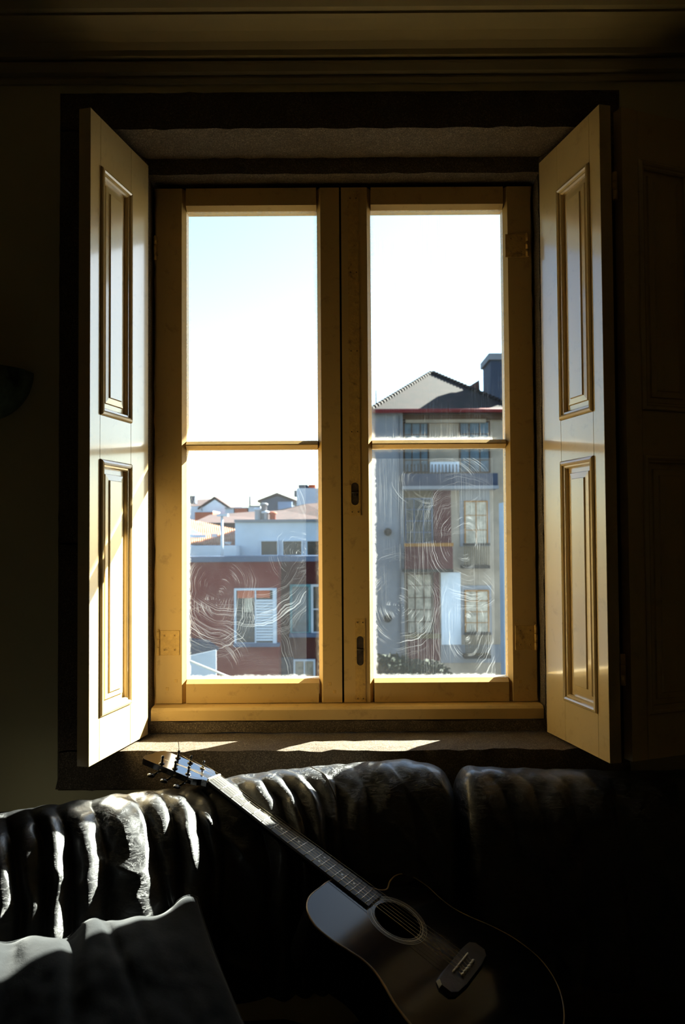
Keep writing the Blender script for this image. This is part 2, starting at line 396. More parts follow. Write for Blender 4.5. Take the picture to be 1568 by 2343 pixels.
# ------------------------------------------------------------------ window
w1 = empty('window_1', 0, 2.30, -.49); tag(w1, kind='structure')
YF, YG, YO = 2.300, 2.320, 2.352     # casement room face, glass, outer face
b = MB(); b.prism([(2.250, -.528), (2.250, -.499), (2.257, -.4925), (2.345, -.489), (2.345, -.528)], lambda p: (-.552, p[0], p[1]), lambda p: (.572, p[0], p[1]))
b.build('window_sill', m_sash, w1)
b = MB(); b.box(-.57, -.549, 2.335, 2.40, -.49, RZ); b.box(.567, .59, 2.335, 2.40, -.49, RZ); b.box(-.57, .59, 2.355, 2.40, 1.005, RZ); b.box(-.57, .59, 2.355, 2.40, -.53, -.47)
b.build('outer_frame', m_sash, w1)
PZ0, PZ1, MZ0, MZ1 = -.4215, .9735, .2560, .2815
TB, BB = 1.0365, -.4890        # casement top, bottom
CH = .011
def member(name, parent, x0, x1, z0, z1, sides, mat=m_sash, ex=0):
    """box YF..YO with chamfers down to the glass on the named sides (l r t b) - chamfer eats into x0..x1/z0..z1"""
    c = .0015
    l, r, t, bt = ('l' in sides)*CH, ('r' in sides)*CH, ('t' in sides)*CH, ('b' in sides)*CH
    ring0 = [(x0+l, z0+bt), (x1-r, z0+bt), (x1-r, z1-t), (x0+l, z1-t)]
    ring1 = [(x0, z0), (x1, z0), (x1, z1), (x0, z1)]
    v = [(x, YF, z) for x, z in ring0] + [(x, YG-.004, z) for x, z in ring1] + [(x, YO, z) for x, z in ring1]
    f = [(0, 1, 2, 3), (8, 11, 10, 9)]
    for k in range(4):
        k2 = (k+1) % 4; f += [(k, k+4, k2+4, k2), (k+4, k+8, k2+8, k2+4)]
    return MB().add(v, f).build(name, mat, parent)
def casement(side):
    cs = empty('casement', -.3 if side < 0 else .3, YF, BB, w1)
    if side < 0: X0, X1, G0, G1 = -.5490, -.0042, -.4625, -.0715
    else:        X0, X1, G0, G1 = .0015, .5665, .0890, .4860
    g = .0011
    member('stile', cs, X0, G0, BB, TB, 'r'); member('stile', cs, G1, X1, BB, TB, 'l')
    member('top_rail', cs, G0+g-CH*0, G1-g, PZ1, TB, 'b')
    member('bottom_rail', cs, G0+g, G1-g, BB, PZ0, 't')
    # muntin, moulded
    b = MB(); pr = [(YF+.001, MZ0+.011), (YF+.001, MZ1-.011), (YG-.005, MZ1), (YO, MZ1-.002), (YO, MZ0+.002), (YG-.005, MZ0)]
    b.prism(pr, lambda p: (G0+.0005, p[0], p[1]), lambda p: (G1-.0005, p[0], p[1])); b.build('muntin', m_sash, cs)
    cz = ZC
    if side < 0:
        lo = smeared_glass('smeared_glass_red_side', [(-.372, cz-.185, .72, 0, .15, .30, 260.), (-.13, cz-.05, 1.0, 0, .11, .22, 300.), (-.30, cz+.02, .9, .24, .42, .32, 330.), (-.42, cz-.42, 1., .12, .36, .20, 280.)], .020)
        up = smeared_glass('clear_upper_glass', [(-.25, cz+.4, 1., 0, .2, .05, 200.)], .008)
    else:
        lo = smeared_glass('smeared_glass_grey_side', [(.165, cz-.205, .85, 0, .16, .34, 280.), (.36, cz-.02, .8, .04, .19, .36, 300.), (.37, cz-.28, .6, 0, .16, .30, 260.), (.28, cz+.16, 1.6, .10, .30, .22, 300.)], .016, .14)
        up = smeared_glass('streaked_upper_glass', [(.30, cz+.24, 1.5, 0, .22, .18, 260.), (.42, cz+.30, .8, 0, .10, .30, 300.)], .020, .45)
    for (z0, z1, mm) in ((PZ0, MZ0, lo), (MZ1, PZ1, up)):
        v = [(x, y, z) for x in (G0-.003, G1+.003) for y in (YG, YG+.003) for z in (z0-.003, z1+.003)]
        b = MB().add(v, [(0,1,3,2),(4,6,7,5),(0,4,5,1),(2,3,7,6),(0,2,6,4),(1,5,7,3)])
        o = b.build('glass_pane', [mm, m_gedge], cs)
        for p in o.data.polygons:
            p.material_index = 0 if p.normal.y < -.9 else 1
    return cs, X0, X1, G0, G1
csL = casement(-1); csR = casement(1)
# near-black strip standing in for shade in the gap where casements meet
MB().box(-.0042, .0015, YF+.022, YO, BB, TB).build('meeting_gap_shade', m_gap, w1)

def screw(b, x, y, z, r=.0035):
    Mx = Matrix.Translation((x, y, z)) @ Matrix.Rotation(math.pi/2, 4, 'X')
    b.lathe([(0, .0002), (r*.45, .0004), (r*.5, -.0006), (r*.6, .0010), (r, .0010), (r*1.15, 0)], Mx, 12)
def hinge(parent, x0, x1, z0, z1, side):
    o = MB().box(x0, x1, YF-.0022, YF+.001, z0, z1, .0008).build('hinge_plate', m_iron, parent)
    kx = x0-.002 if side < 0 else x1+.002
    h = (z1-z0)/3; b = MB()
    for k in range(3):
        b.tube([(kx, YF-.005, z0+h*k+.0006), (kx, YF-.005, z0+h*(k+1)-.0006)], .0046, 10)
    b.lathe([(0, .0045), (.003, .003), (.0036, 0)], Matrix.Translation((kx, YF-.005, z1)), 10)
    b.build('hinge_barrel', m_iron, parent)
    b = MB(); b2 = MB()
    for fx in (.26, .76):
        for fz in (.22, .80):
            x = x0+(x1-x0)*fx; z = z0+(z1-z0)*fz
            screw(b, x, YF-.0022, z); Mx = Matrix.Translation((x, YF-.0034, z)) @ Matrix.Rotation(math.pi/2, 4, 'X')
            b2.lathe([(0, 0), (.0013, 0)], Mx, 8)
    b.build('hinge_screws', m_iron, parent); b2.build('screw_slots', m_rust, parent)
hinge(csL[0], -.540, -.480, -.348, -.276, -1); hinge(csR[0], .489, .552, .823, .892, 1); hinge(csR[0], .504, .566-.004, -.340, -.268, 1)
hinge(csL[0], -.549, -.546, .82, .89, -1)

# espagnolette plates let into the meeting stile
def bolt_plate(x0, x1, z0, z1, s0, s1, screws):
    """plate with a stadium slot cut in it, knob inside"""
    xc = (x0+x1)/2; r = (x1-x0)*.34; yp = YF-.0016
    slot = [(xc+r*math.cos(a), s1-r+r*math.sin(a)) for a in np.linspace(0, math.pi, 9)] + [(xc+r*math.cos(a), s0+r+r*math.sin(a)) for a in np.linspace(math.pi, 2*math.pi, 9)]
    bm = bmesh.new(); ed = []
    for ring in ([(x0, z0), (x1, z0), (x1, z1), (x0, z1)], slot):
        vs_ = [bm.verts.new((p[0], yp, p[1])) for p in ring]
        ed += [bm.edges.new((vs_[i], vs_[(i+1) % len(vs_)])) for i in range(len(vs_))]
    bmesh.ops.triangle_fill(bm, edges=ed, use_beauty=True, use_dissolve=False)
    r_ = bmesh.ops.extrude_face_region(bm, geom=bm.faces[:]); 
    for q in r_['geom']:
        if isinstance(q, bmesh.types.BMVert): q.co.y += .0035
    bm.verts.index_update(); b = MB(); b.add([q.co for q in bm.verts], [tuple(v.index for v in f.verts) for f in bm.faces]); bm.free()
    o = b.build('bolt_plate', m_iron, csR[0])
    # sunken well and sliding knob
    b = MB(); b.box(xc-r, xc+r, YF-.0004, YF+.0005, s0, s1); b.build('bolt_slot', m_rust, csR[0])
    b = MB(); zk = (s0+s1)/2+.004; b.tube([(xc-r*.9, YF-.003, zk), (xc+r*.9, YF-.003, zk)], .0022, 8); b.box(xc-r*.4, xc+r*.4, YF-.003, YF, zk-.012, zk+.003, .0006)
    b.build('bolt_knob', m_rust, csR[0])
    b = MB(); b2 = MB()
    for z in screws:
        for x in (xc-(x1-x0)*.27, xc+(x1-x0)*.27):
            screw(b, x, yp, z, .0026); Mx = Matrix.Translation((x, yp-.0012, z)) @ Matrix.Rotation(math.pi/2, 4, 'X'); b2.lathe([(0, 0), (.0018, 0)], Mx, 8)
    b.build('plate_screws', m_iron, csR[0]); b2.build('screw_slots', m_rust, csR[0])
bolt_plate(.021, .0535, .0565, 1.026, .088, .155, (.068, .305, .545, .780, 1.003))
bolt_plate(.0345, .0640, -.487, -.246, -.382, -.296, (-.256, -.478))
b = MB()
for px, py in ((403, 1558), (383, 1576), (755, 1565), (766, 1583), (1191, 1560), (1206, 1577)):
    p = at(px, py, YF); b.box(p.x-.0045, p.x+.0045, YF-.0006, YF+.001, p.z-.005, p.z+.005, .0004)
b.build('wood_pegs', m_iron, w1)

# ------------------------------------------------------------------ panelled shutters
LZ0, LZ1 = -.5585, 1.068
def leaf(name, P0, P1, label, flip, T=.032, parts=True):
    """leaf whose moulded face runs from P0 (room end) to P1 (window end); thickness on the far side (flip picks the side)"""
    P0, P1 = Vector(P0), Vector(P1); W = (P1-P0).length; d = (P1-P0).normalized(); nrm = Vector((-d.y, d.x))*flip   # towards the moulded side
    loc = empty(name, P0.x, P0.y, LZ0); tag(loc, label, 'shutter')
    def pt(s, z, h): q = P0+d*s+nrm*h; return (q.x, q.y, z)
    def slab(nm, s0, s1, z0, z1, h0=-T, h1=0, c=.0008, mat=m_shut):
        b = MB(); b.box(s0, s1, h0, h1, z0, z1, c); b.v = [pt(v[0], v[2], v[1]) for v in b.v]; return b.build(nm, mat, loc)
    n_, f_ = .049, W-.103
    slab('stile', 0, n_, LZ0, LZ1); slab('stile', f_, W, LZ0, LZ1)
    g = .0004
    slab('rail', n_+g, f_-g, LZ0, -.449); slab('rail', n_+g, f_-g, .196, .308); slab('rail', n_+g, f_-g, .943, LZ1)
    for (z0, z1) in ((-.449, .196), (.308, .943)):
        b = MB()
        prf = [(0, -.002), (.0, .003), (.003, .0065), (.008, .008), (.012, .0055), (.014, .0015), (.018, .001), (.021, -.003), (.021, -.010)]
        rings = []
        for (i, h) in prf: rings.append([pt(n_+i, z0+i, h), pt(f_-i, z0+i, h), pt(f_-i, z1-i, h), pt(n_+i, z1-i, h)])
        v = [q for r in rings for q in r]; f = []
        for i in range(len(rings)-1):
            for k in range(4): f.append((i*4+k, i*4+(k+1) % 4, i*4+4+(k+1) % 4, i*4+4+k))
        b.add(v, f); b.build('moulding', m_shut, loc)
        b = MB(); rings = []
        for (i, h) in [(.010, -T+.004), (.010, -.010), (.034, -.0085), (.036, -.0045), (.050, -.003), (.052, .0005)]:
            rings.append([pt(n_+i, z0+i, h), pt(f_-i, z0+i, h), pt(f_-i, z1-i, h), pt(n_+i, z1-i, h)])
        v = [q for r in rings for q in r]; f = [(0, 3, 2, 1)]
        for i in range(len(rings)-1):
            for k in range(4): f.append((i*4+k, i*4+(k+1) % 4, i*4+4+(k+1) % 4, i*4+4+k))
        f.append(tuple(len(v)-4+k for k in range(4))); b.add(v, f); b.build('raised_panel', m_shut, loc)
    return loc
leaf('shutter_leaf', (-.6200, 1.912), (-.5530, 2.220), 'left window shutter, yellow panelled leaf with sunlight across its lower half', -1)
leaf('shutter_leaf', (.6450, 1.912), (.5730, 2.220), 'right window shutter, yellow panelled leaf in soft light beside the casement', 1)
ang = math.radians(21); p0 = Vector((.705, 1.925)); p1 = p0+Vector((math.cos(ang), math.sin(ang)))*.325
q = leaf('shutter_leaf', p0, p1, 'folded-back outer shutter leaf in deep shadow against the right wall', -1, T=.030)
for z0, z1 in ((.83, .90), (-.372, -.295)):
    b = MB(); h = (z1-z0)/3
    for k in range(3): b.tube([(.684, 1.921, z0+h*k+.0007), (.684, 1.921, z0+h*(k+1)-.0007)], .0062, 10)
    b.build('hinge_barrel', m_iron, q)

# ------------------------------------------------------------------ wall lamp at the left edge
sc = empty('wall_sconce', -.952, WF, .33); tag(sc, 'green marbled half-bowl wall lamp on the dark wall at the left edge', 'wall lamp')
b = MB(); Mx = Matrix.Translation((-.952, WF-.002, .438))
pr = [(.128*math.cos(a), -.128*math.sin(a)) for a in np.linspace(0, math.pi/2, 12)]
pr = pr + [(r*.94, h+.004) for r, h in pr[::-1]]
b.lathe(pr, Mx, 24, math.pi, 2*math.pi); b.build('bowl', m_scon, sc)
MB().box(-.975, -.93, WF-.012, WF+.001, .36, .43, .003).build('wall_plate', m_blkmetal, sc)

# ------------------------------------------------------------------ sofa
sofa = empty('leather_sofa', 0, 1.5, -1.4); tag(sofa, 'black leather sofa with gathered folds along its back, under the window', 'sofa')
RK = [(-900, 1.56, -.64), (0, 1.78, -.623), (445, 1.905, -.606), (530, 1.93, -.594), (655, 1.95, -.582), (790, 1.965, -.574), (925, 1.98, -.564), (1020, 1.98, -.590), (1040, 1.975, -.580), (1130, 1.985, -.592), (1400, 1.995, -.604), (1800, 2.0, -.60), (2600, 2.0, -.60)]
RX = [((k[0]-CX)/F*k[1]) for k in RK]
def ridge(X): return (float(np.interp(X, RX, [k[1] for k in RK])), float(np.interp(X, RX, [k[2] for k in RK])))
PV = [(.075, -.80), (.075, -.30), (.072, -.09), (.055, -.035), (.03, -.008), (0, 0), (-.045, -.012), (-.090, -.055), (-.130, -.120), (-.160, -.20), (-.185, -.30), (-.205, -.41), (-.21, -.48)]
PV2 = [(.075, -.80), (.075, -.30), (.072, -.09), (.055, -.035), (.03, -.008), (0, 0), (-.050, -.012), (-.102, -.045), (-.158, -.104), (-.218, -.175), (-.272, -.265), (-.308, -.36), (-.330, -.44)]
def prof_tab(PVx):
    pc = catmull([(a, 0, b_) for a, b_ in PVx], 14); l = [0]
    for i in range(1, len(pc)): l.append(l[-1]+(pc[i]-pc[i-1]).length)
    return np.array(l), np.array([p.x for p in pc]), np.array([p.z for p in pc])
_l, _pa, _pz = prof_tab(PV); _l2, _pa2, _pz2 = prof_tab(PV2)
L0 = float(_l[5*14])                                   # arc length at the ridge
def smooth(a, b_, x): t = min(1, max(0, (x-a)/(b_-a))); return t*t*(3-2*t)
def ridge_s(X):                                         # softened ridge
    a = [ridge(X+dx) for dx in (-.03, -.015, 0, .015, .03)]; return (sum(q[0] for q in a)/5, sum(q[1] for q in a)/5)
def sofa_base(X, v):                                    # v: arc length, 0 at ridge, + down the front
    ry, rz = ridge_s(X); s = L0+v
    k = 1-smooth(-.42, -.22, X)
    a0, z0 = float(np.interp(s, _l, _pa)), float(np.interp(s, _l, _pz)); a1, z1 = float(np.interp(s, _l2, _pa2)), float(np.interp(s, _l2, _pz2))
    return Vector((X, ry+a0+(a1-a0)*k, rz+z0+(z1-z0)*k))
def proj(P):
    d = P.dot(cf); return (CX+F*P.dot(cr)/d, CY-F*P.dot(cu)/d)
_gx = np.linspace(-1.0, .95, 196); _gv = np.linspace(-.02, .50, 53); _grid = []
for X in _gx:
    for v in _gv:
        a = proj(sofa_base(X, v)); _grid.append((a[0], a[1], X, v))
_grid = np.array(_grid)
def uv_of(px, py):
    k = np.argmin((_grid[:, 0]-px)**2+(_grid[:, 1]-py)**2); return _grid[k, 2], _grid[k, 3]
# valleys between the folds: bearing points of each crease, depth of the fold to its left
CREASES = [
 (.020, [(-90, 1880), (-50, 1960), (-30, 2100)]), (.026, [(12, 1872), (40, 1960), (52, 2080), (50, 2170)]),
 (.024, [(66, 1862), (104, 1930), (118, 2030), (112, 2160)]), (.036, [(122, 1850), (158, 1925), (170, 2040), (172, 2170)]), (.030, [(206, 1838), (230, 1900), (246, 1980), (250, 2100)]),
 (.032, [(285, 1812), (338, 1890), (372, 1995), (392, 2090)]), (.027, [(350, 1800), (405, 1885), (416, 1990), (420, 2080)]),
 (.036, [(388, 1796), (456, 1862), (478, 1970), (486, 2060)]), (.022, [(440, 1790), (492, 1850), (504, 1915), (512, 2000)]),
 (.012, [(515, 1783), (578, 1840), (602, 1900), (615, 1980)]), (.026, [(560, 1772), (640, 1832), (664, 1892), (676, 1980)]),
 (.026, [(606, 1764), (684, 1824), (706, 1896), (720, 1980)]), (.026, [(650, 1760), (728, 1820), (746, 1890), (760, 1980)]),
 (.016, [(704, 1754), (768, 1800), (782, 1850), (792, 1950)]), (.014, [(790, 1748), (836, 1800), (850, 1860), (856, 1950)]),
 (.012, [(865, 1742), (925, 1790), (945, 1850), (955, 1950)])]
CR2 = [(.014, [(1100, 1764), (1150, 1800), (1175, 1860)]), (.012, [(1160, 1764), (1215, 1800), (1240, 1860)]), (.014, [(1250, 1766), (1300, 1810), (1320, 1870)]), (.016, [(1370, 1768), (1400, 1800), (1410, 1860)])]
VG = np.linspace(-.10, .55, 40)
def crease_tab(C):
    out = []
    for amp, pts in C:
        q = sorted([uv_of(*p)[::-1] for p in pts]); vv = [a[0] for a in q]; xx = [a[1] for a in q]
        x = np.interp(VG, vv, xx); x = np.where(VG < vv[0], xx[0]+(VG-vv[0])*.1, x)
        out.append((amp, x))
    return out
CT = crease_tab(CREASES); CT2 = crease_tab(CR2)
def fold(X, v, CTb):
    xs = [float(np.interp(v, VG, x)) for _, x in CTb]; n = len(xs); k = 0
    while k < n and xs[k] < X: k += 1
    if k == 0: amp = CTb[0][0]; lo, hi = xs[0]-.11, xs[0]
    elif k == n: amp = .010; lo, hi = xs[-1], xs[-1]+.16
    else: amp = CTb[k][0]; lo, hi = xs[k-1], xs[k]
    hi = max(hi, lo+.012)
    p = min(1, max(0, (X-lo)/(hi-lo)))
    ex_ = 1.15+.15*smooth(-.45, -.25, X); f = math.sin(math.pi*p**ex_)**.8 if 0 < p < 1 else 0
    amp = min(amp, (hi-lo)*.75)
    env = (.12+.88*smooth(.0, .13, v))*(smooth(-.14, -.03, v))
    return amp*f*env
def sofa_pt(X, v, CTb, xa, xb):
    b0 = sofa_base(X, v); e = 1e-3
    tv = (sofa_base(X, v+.004)-sofa_base(X, v-.004)).normalized(); n = Vector((0, tv.z, -tv.y))
    h = fold(X, v, CTb)+.006*mnoise.noise(Vector((X*9, v*7, 2)))*smooth(-.1, .05, v)
    h += .0035*mnoise.noise(Vector((X*30+v*12, v*16, 5)))
    w_ = 1-abs(mnoise.noise(Vector((X*11-v*7, v*5.5, 9))))*2.2; h += .010*max(0, w_)**2*smooth(-.02, .10, v)*(1-smooth(-.15, .1, X)*.6)
    # cushion ends roll inwards
    for d_ in (X-xa, xb-X):
        if d_ < .05: t = 1-max(0, d_)/.05; h -= .045*t*t*t
    return b0+n*h
def sofa_back(xa, xb, nx, CTb, label=None):
    vv = np.concatenate([np.linspace(-.60, -.12, 7), np.linspace(-.10, .50, 120)]); b = MB(); v = []
    XX = np.linspace(xa, xb, nx)
    for X in XX:
        for s in vv: v.append(sofa_pt(float(X), float(s), CTb, xa, xb))
    m = len(vv); f = [(i*m+j, (i+1)*m+j, (i+1)*m+j+1, i*m+j+1) for i in range(nx-1) for j in range(m-1)]
    b.add(v, f, True)
    # close the two ends with a fan to a point inside the roll
    for base in (0, (nx-1)*m):
        c_ = Vector((0, 0, 0))
        for j in range(m): c_ += Vector(v[base+j])
        c_ = c_/m; b.v.append((c_.x, c_.y+.02, c_.z-.08)); ci = len(b.v)-1
        for j in range(m-1): b.f.append((base+j, base+j+1, ci)); b.sm.append(True)
    return b.build('back_cushion', m_leather, sofa)
XS = (1030-CX)/F*1.975
sofa_back(-1.55, XS-.003, 520, CT)
sofa_back(XS+.003, 1.55, 260, CT2)
def seam(pts, CTb, xa, xb):
    q = [uv_of(*p) for p in pts]; q = [(float(a), float(c)) for a, c in q]; P = catmull([(a, c, 0) for a, c in q], 10); b = MB(); L = []
    for s in P: L.append(sofa_pt(s.x, s.y, CTb, xa, xb)+Vector((0, -.0004, .0006)))
    b.tube(L, .0011, 6); b.build('seam', m_stitch, sofa)
seam([(352, 1803), (382, 1846), (398, 1885), (404, 1930), (404, 1985)], CT, -1.55, XS)
seam([(704, 1757), (738, 1778), (760, 1802), (768, 1830)], CT, -1.55, XS)
def soft_box(name, x0, x1, y0, y1, z0, z1, r, amp, seed, parent, mat):
    nx, ny, nz = 40, 30, 10; bm = bmesh.new(); bmesh.ops.create_cube(bm, size=2); bmesh.ops.subdivide_edges(bm, edges=bm.edges[:], cuts=20, use_grid_fill=True)
    c = Vector(((x0+x1)/2, (y0+y1)/2, (z0+z1)/2)); hx, hy, hz = (x1-x0)/2, (y1-y0)/2, (z1-z0)/2
    for q in bm.verts:
        p = Vector((q.co.x*hx, q.co.y*hy, q.co.z*hz)); k = Vector((max(-hx+r, min(hx-r, p.x)), max(-hy+r, min(hy-r, p.y)), max(-hz+r, min(hz-r, p.z))))
        dlt = p-k; p = k+(dlt.normalized()*r if dlt.length > 1e-6 else dlt)
        q.co = c+p+Vector((0, 0, amp*mnoise.noise(Vector((p.x*4+seed, p.y*4, 0)))*(1 if p.z > 0 else 0)))
    bm.verts.index_update(); b = MB(); b.add([q.co for q in bm.verts], [tuple(v.index for v in f.verts) for f in bm.faces], True); bm.free()
    return b.build(name, mat, parent)
soft_box('seat_cushion', -1.6, -.06, .93, 1.78, -1.24, -1.055, .06, .02, 1, sofa, m_leather)
soft_box('seat_cushion', -.05, 1.5, .93, 1.78, -1.24, -1.055, .06, .02, 5, sofa, m_leather)
soft_box('base', -1.6, 1.5, .96, 2.00, -1.40, -1.235, .03, .0, 1, sofa, m_leather)

# ------------------------------------------------------------------ cushion
def cushion():
    root = empty('throw_cushion', -.55, 1.4, -1.05); tag(root, 'charcoal cloth cushion leaning in the sofa corner at lower left', 'cushion')
    C = {'tr': Vector((-.314, 1.682, -.775)), 'tl': Vector((-.755, 1.46, -.764)), 'br': Vector((-.09, 1.36, -1.00)), 'bl': Vector((-.60, 1.04, -1.01))}
    n = 90; top = []; bot = []
    nr = (C['tl']-C['tr']).cross(C['br']-C['tr']).normalized()
    if nr.z < 0: nr = -nr
    def P(a, c, sgn):
        # a: 0 right..1 left along top edge, c: 0 top..1 bottom
        pin = .05
        a2 = a+(.5-a)*pin*4*c*(1-c); c2 = c+(.5-c)*pin*4*a*(1-a)
        p = (C['tr']*(1-a2)+C['tl']*a2)*(1-c2)+(C['br']*(1-a2)+C['bl']*a2)*c2
        th = (max(0, 4*a*(1-a))**.42)*(max(0, 4*c*(1-c))**.42)
        h = .062*th
        if sgn > 0:
            # pulled folds from the top edge
            for (a0, w, dpt, sl) in ((.52, .035, .024, .10), (.40, .02, .012, -.10), (.74, .05, .018, .16), (.22, .05, .006, -.2)):
                e = (a-a0-sl*c)/w; h -= dpt*math.exp(-e*e)*math.exp(-c*2.6)*min(1, th*2+.15)
            h += .006*mnoise.noise(Vector((a*6, c*6, 1)))*th+.003*mnoise.noise(Vector((a*17, c*13, 4)))*th
        edge = math.exp(-c*16)*(.010*math.sin(a*17+.8)+.007*math.sin(a*31))
        return p+nr*(h*sgn)+Vector((0, 0, edge))
    v = []; f = []
    for sgn in (1, -1):
        for i in range(n+1):
            for j in range(n+1): v.append(P(i/n, j/n, sgn))
    N = (n+1)**2
    for s in (0, N):
        for i in range(n):
            for j in range(n): f.append((s+i*(n+1)+j, s+(i+1)*(n+1)+j, s+(i+1)*(n+1)+j+1, s+i*(n+1)+j+1))
    b = MB().add(v, f, True); o = b.build('cover', m_cloth, root)
    bm = bmesh.new(); bm.from_mesh(o.data); bmesh.ops.remove_doubles(bm, verts=bm.verts[:], dist=1e-5); bmesh.ops.recalc_face_normals(bm, faces=bm.faces[:]); bm.to_mesh(o.data); bm.free()
    for q in o.data.polygons: q.use_smooth = True
    rim = [P(t, 0, 1) for t in np.linspace(0, 1, 50)]+[P(1, t, 1) for t in np.linspace(0, 1, 50)][1:]+[P(t, 1, 1) for t in np.linspace(1, 0, 50)][1:]+[P(0, t, 1) for t in np.linspace(1, 0, 50)][1:]
    MB().tube(rim, .0025, 6).build('piping', m_cloth, root)
cushion()

# ------------------------------------------------------------------ guitar
GN = Vector((-.3089, 1.8649, -.5774))*1.013; gu = Vector((.7900, -.4668, -.3975)).normalized(); GL = .671*1.013; G = GL/.648
GROLL = 3.0; gw = Vector((.4833, .8731, -.0648)); gw = (gw-gu*gw.dot(gu)).normalized(); gw = Matrix.Rotation(math.radians(GROLL), 3, gu) @ gw; gn = gu.cross(gw)
if gn.z < 0: gn = -gn
def gp(s, t, h=0): return GN+(gu*s+gw*t+gn*h)*G
gt = empty('acoustic_guitar', *at(900, 2200, 1.6)); tag(gt, 'black cutaway acoustic guitar leaning diagonally on the sofa, neck over its back', 'guitar')
OUT = [(.360, -.028), (.359, -.070), (.362, -.112), (.379, -.144), (.411, -.165), (.450, -.168), (.490, -.161), (.517, -.157), (.546, -.161), (.576, -.175), (.607, -.193), (.652, -.209), (.705, -.214), (.760, -.200), (.810, -.150), (.842, -.075), (.850, 0),
       (.842, .075), (.810, .145), (.760, .188), (.700, .196), (.650, .184), (.610, .166), (.572, .154), (.535, .155), (.500, .163), (.465, .160), (.444, .146), (.437, .124), (.438, .100), (.441, .086), (.447, .068), (.444, .054), (.432, .040), (.41, .030), (.38, .028)]
OL = [(p.x, p.y) for p in catmull([(a, b_, 0) for a, b_ in OUT], 6, True)]
HC, HR = .507, .047
hole = [(HC+HR*math.cos(a), HR*math.sin(a)) for a in np.linspace(0, 2*math.pi, 40, endpoint=False)]
bm = bmesh.new(); ed = []
for ring in (OL, hole):
    vs_ = [bm.verts.new(gp(p[0], p[1], 0)) for p in ring]; ed += [bm.edges.new((vs_[i], vs_[(i+1) % len(vs_)])) for i in range(len(vs_))]
bmesh.ops.triangle_fill(bm, edges=ed, use_beauty=True, use_dissolve=False)
bm.verts.index_update(); b = MB(); b.add([q.co for q in bm.verts], [tuple(v.index for v in f.verts) for f in bm.faces]); bm.free()
HD = .0035
b.add([gp(p[0], p[1], 0) for p in hole]+[gp(p[0], p[1], -HD) for p in hole], [(i, (i+1) % 40, 40+(i+1) % 40, 40+i) for i in range(40)])
b.build('soundboard', m_black, gt)
n = len(OL); b = MB(); D = .098
rings = [[gp(p[0], p[1], h) for p in OL] for h in (-.0002, -.03, -.07, -D)]
b.add([q for r in rings for q in r], [(i*n+k, i*n+(k+1) % n, (i+1)*n+(k+1) % n, (i+1)*n+k) for i in range(3) for k in range(n)], True); b.build('sides', m_black, gt)
b = MB(); b.add([gp(p[0], p[1], -D) for p in OL], [tuple(range(n))]); b.build('back', m_black, gt)
b = MB(); b.add([gp(p[0], p[1], -D+.004) for p in [(HC+.10*math.cos(a), .10*math.sin(a)) for a in np.linspace(0, 2*math.pi, 24, endpoint=False)]], [tuple(range(24))]); b.build('inner_back', m_hole, gt)
b = MB(); pts = [gp(p[0], p[1], -.0012) for p in OL]+[gp(OL[0][0], OL[0][1], -.0012)]; b.tube(pts, .0019, 6, False); b.build('binding', m_binding, gt)
for r0, r1 in ((.0495, .0508), (.0530, .0565), (.0585, .0596), (.0618, .0632)):
    b = MB(); A = np.linspace(0, 2*math.pi, 72, endpoint=False)
    b.add([gp(HC+r0*math.cos(a), r0*math.sin(a), .0003) for a in A]+[gp(HC+r1*math.cos(a), r1*math.sin(a), .0003) for a in A], [(i, (i+1) % 72, 72+(i+1) % 72, 72+i) for i in range(72)]); b.build('rosette_ring', m_rosette, gt)
# fingerboard
FE = .452; FH = .0065
fwid = lambda s: .0215+(.0285-.0215)*s/FE
b = MB(); c = [gp(0, -fwid(0), 0), gp(0, fwid(0), 0), gp(FE, fwid(FE), 0), gp(FE, -fwid(FE), 0)]
tp = []; ns = 14
rows = []
for s in (0, FE):
    rows.append([gp(s, fwid(s)*k, FH-.0012*k*k) for k in np.linspace(-1, 1, 9)]+[gp(s, fwid(s), 0), gp(s, -fwid(s), 0)])
v = rows[0]+rows[1]; b.add(v, [(k, (k+1) % 11, 11+(k+1) % 11, 11+k) for k in range(11)]+[tuple(range(11))[::-1], tuple(range(11, 22))]); b.build('fingerboard', m_ebony, gt)
# neck
b = MB(); v = []; S = np.linspace(-.006, .375, 14)
for s in S:
    w_ = fwid(max(0, s)); dp = .0135+.004*smooth(0, .3, s)+.022*smooth(.33, .37, s)
    for a in np.linspace(0, math.pi, 11): v.append(gp(s, w_*math.cos(a), -dp*math.sin(a)**.8))
b.add(v, [(i*11+k, i*11+k+1, (i+1)*11+k+1, (i+1)*11+k) for i in range(13) for k in range(10)]+[tuple(range(11)), tuple(13*11+k for k in range(11))[::-1]], True)
b.build('neck', m_black, gt)
fr = [.648*(1-2**(-k/12)) for k in range(0, 21)]
for k in range(1, 21):
    s = fr[k]; w_ = fwid(s)
    MB().tube([gp(s, w_*q, FH+.0003-.0012*q*q) for q in np.linspace(-1, 1, 7)], .0010, 6).build('fret', m_nickel, gt)
for k in (3, 5, 7, 9, 12, 15, 17):
    s = (fr[k]+fr[k-1])/2
    for t in ((0,) if k != 12 else (-.011, .011)):
        b = MB(); b.add([gp(s+.0027*math.cos(a), t+.0027*math.sin(a), FH+.0002-.0012*(t/.025)**2) for a in np.linspace(0, 2*math.pi, 14, endpoint=False)], [tuple(range(14))]); b.build('fret_dot', m_pearl, gt)
def gbox(name, s0, s1, t0, t1, h0, h1, mat, c=.0008):
    b = MB().box(s0, s1, t0, t1, h0, h1, c); b.v = [tuple(gp(*q)) for q in b.v]; return b.build(name, mat, gt)
gbox('nut', -.004, .0005, -.0218, .0218, 0, FH+.003, m_ivory)
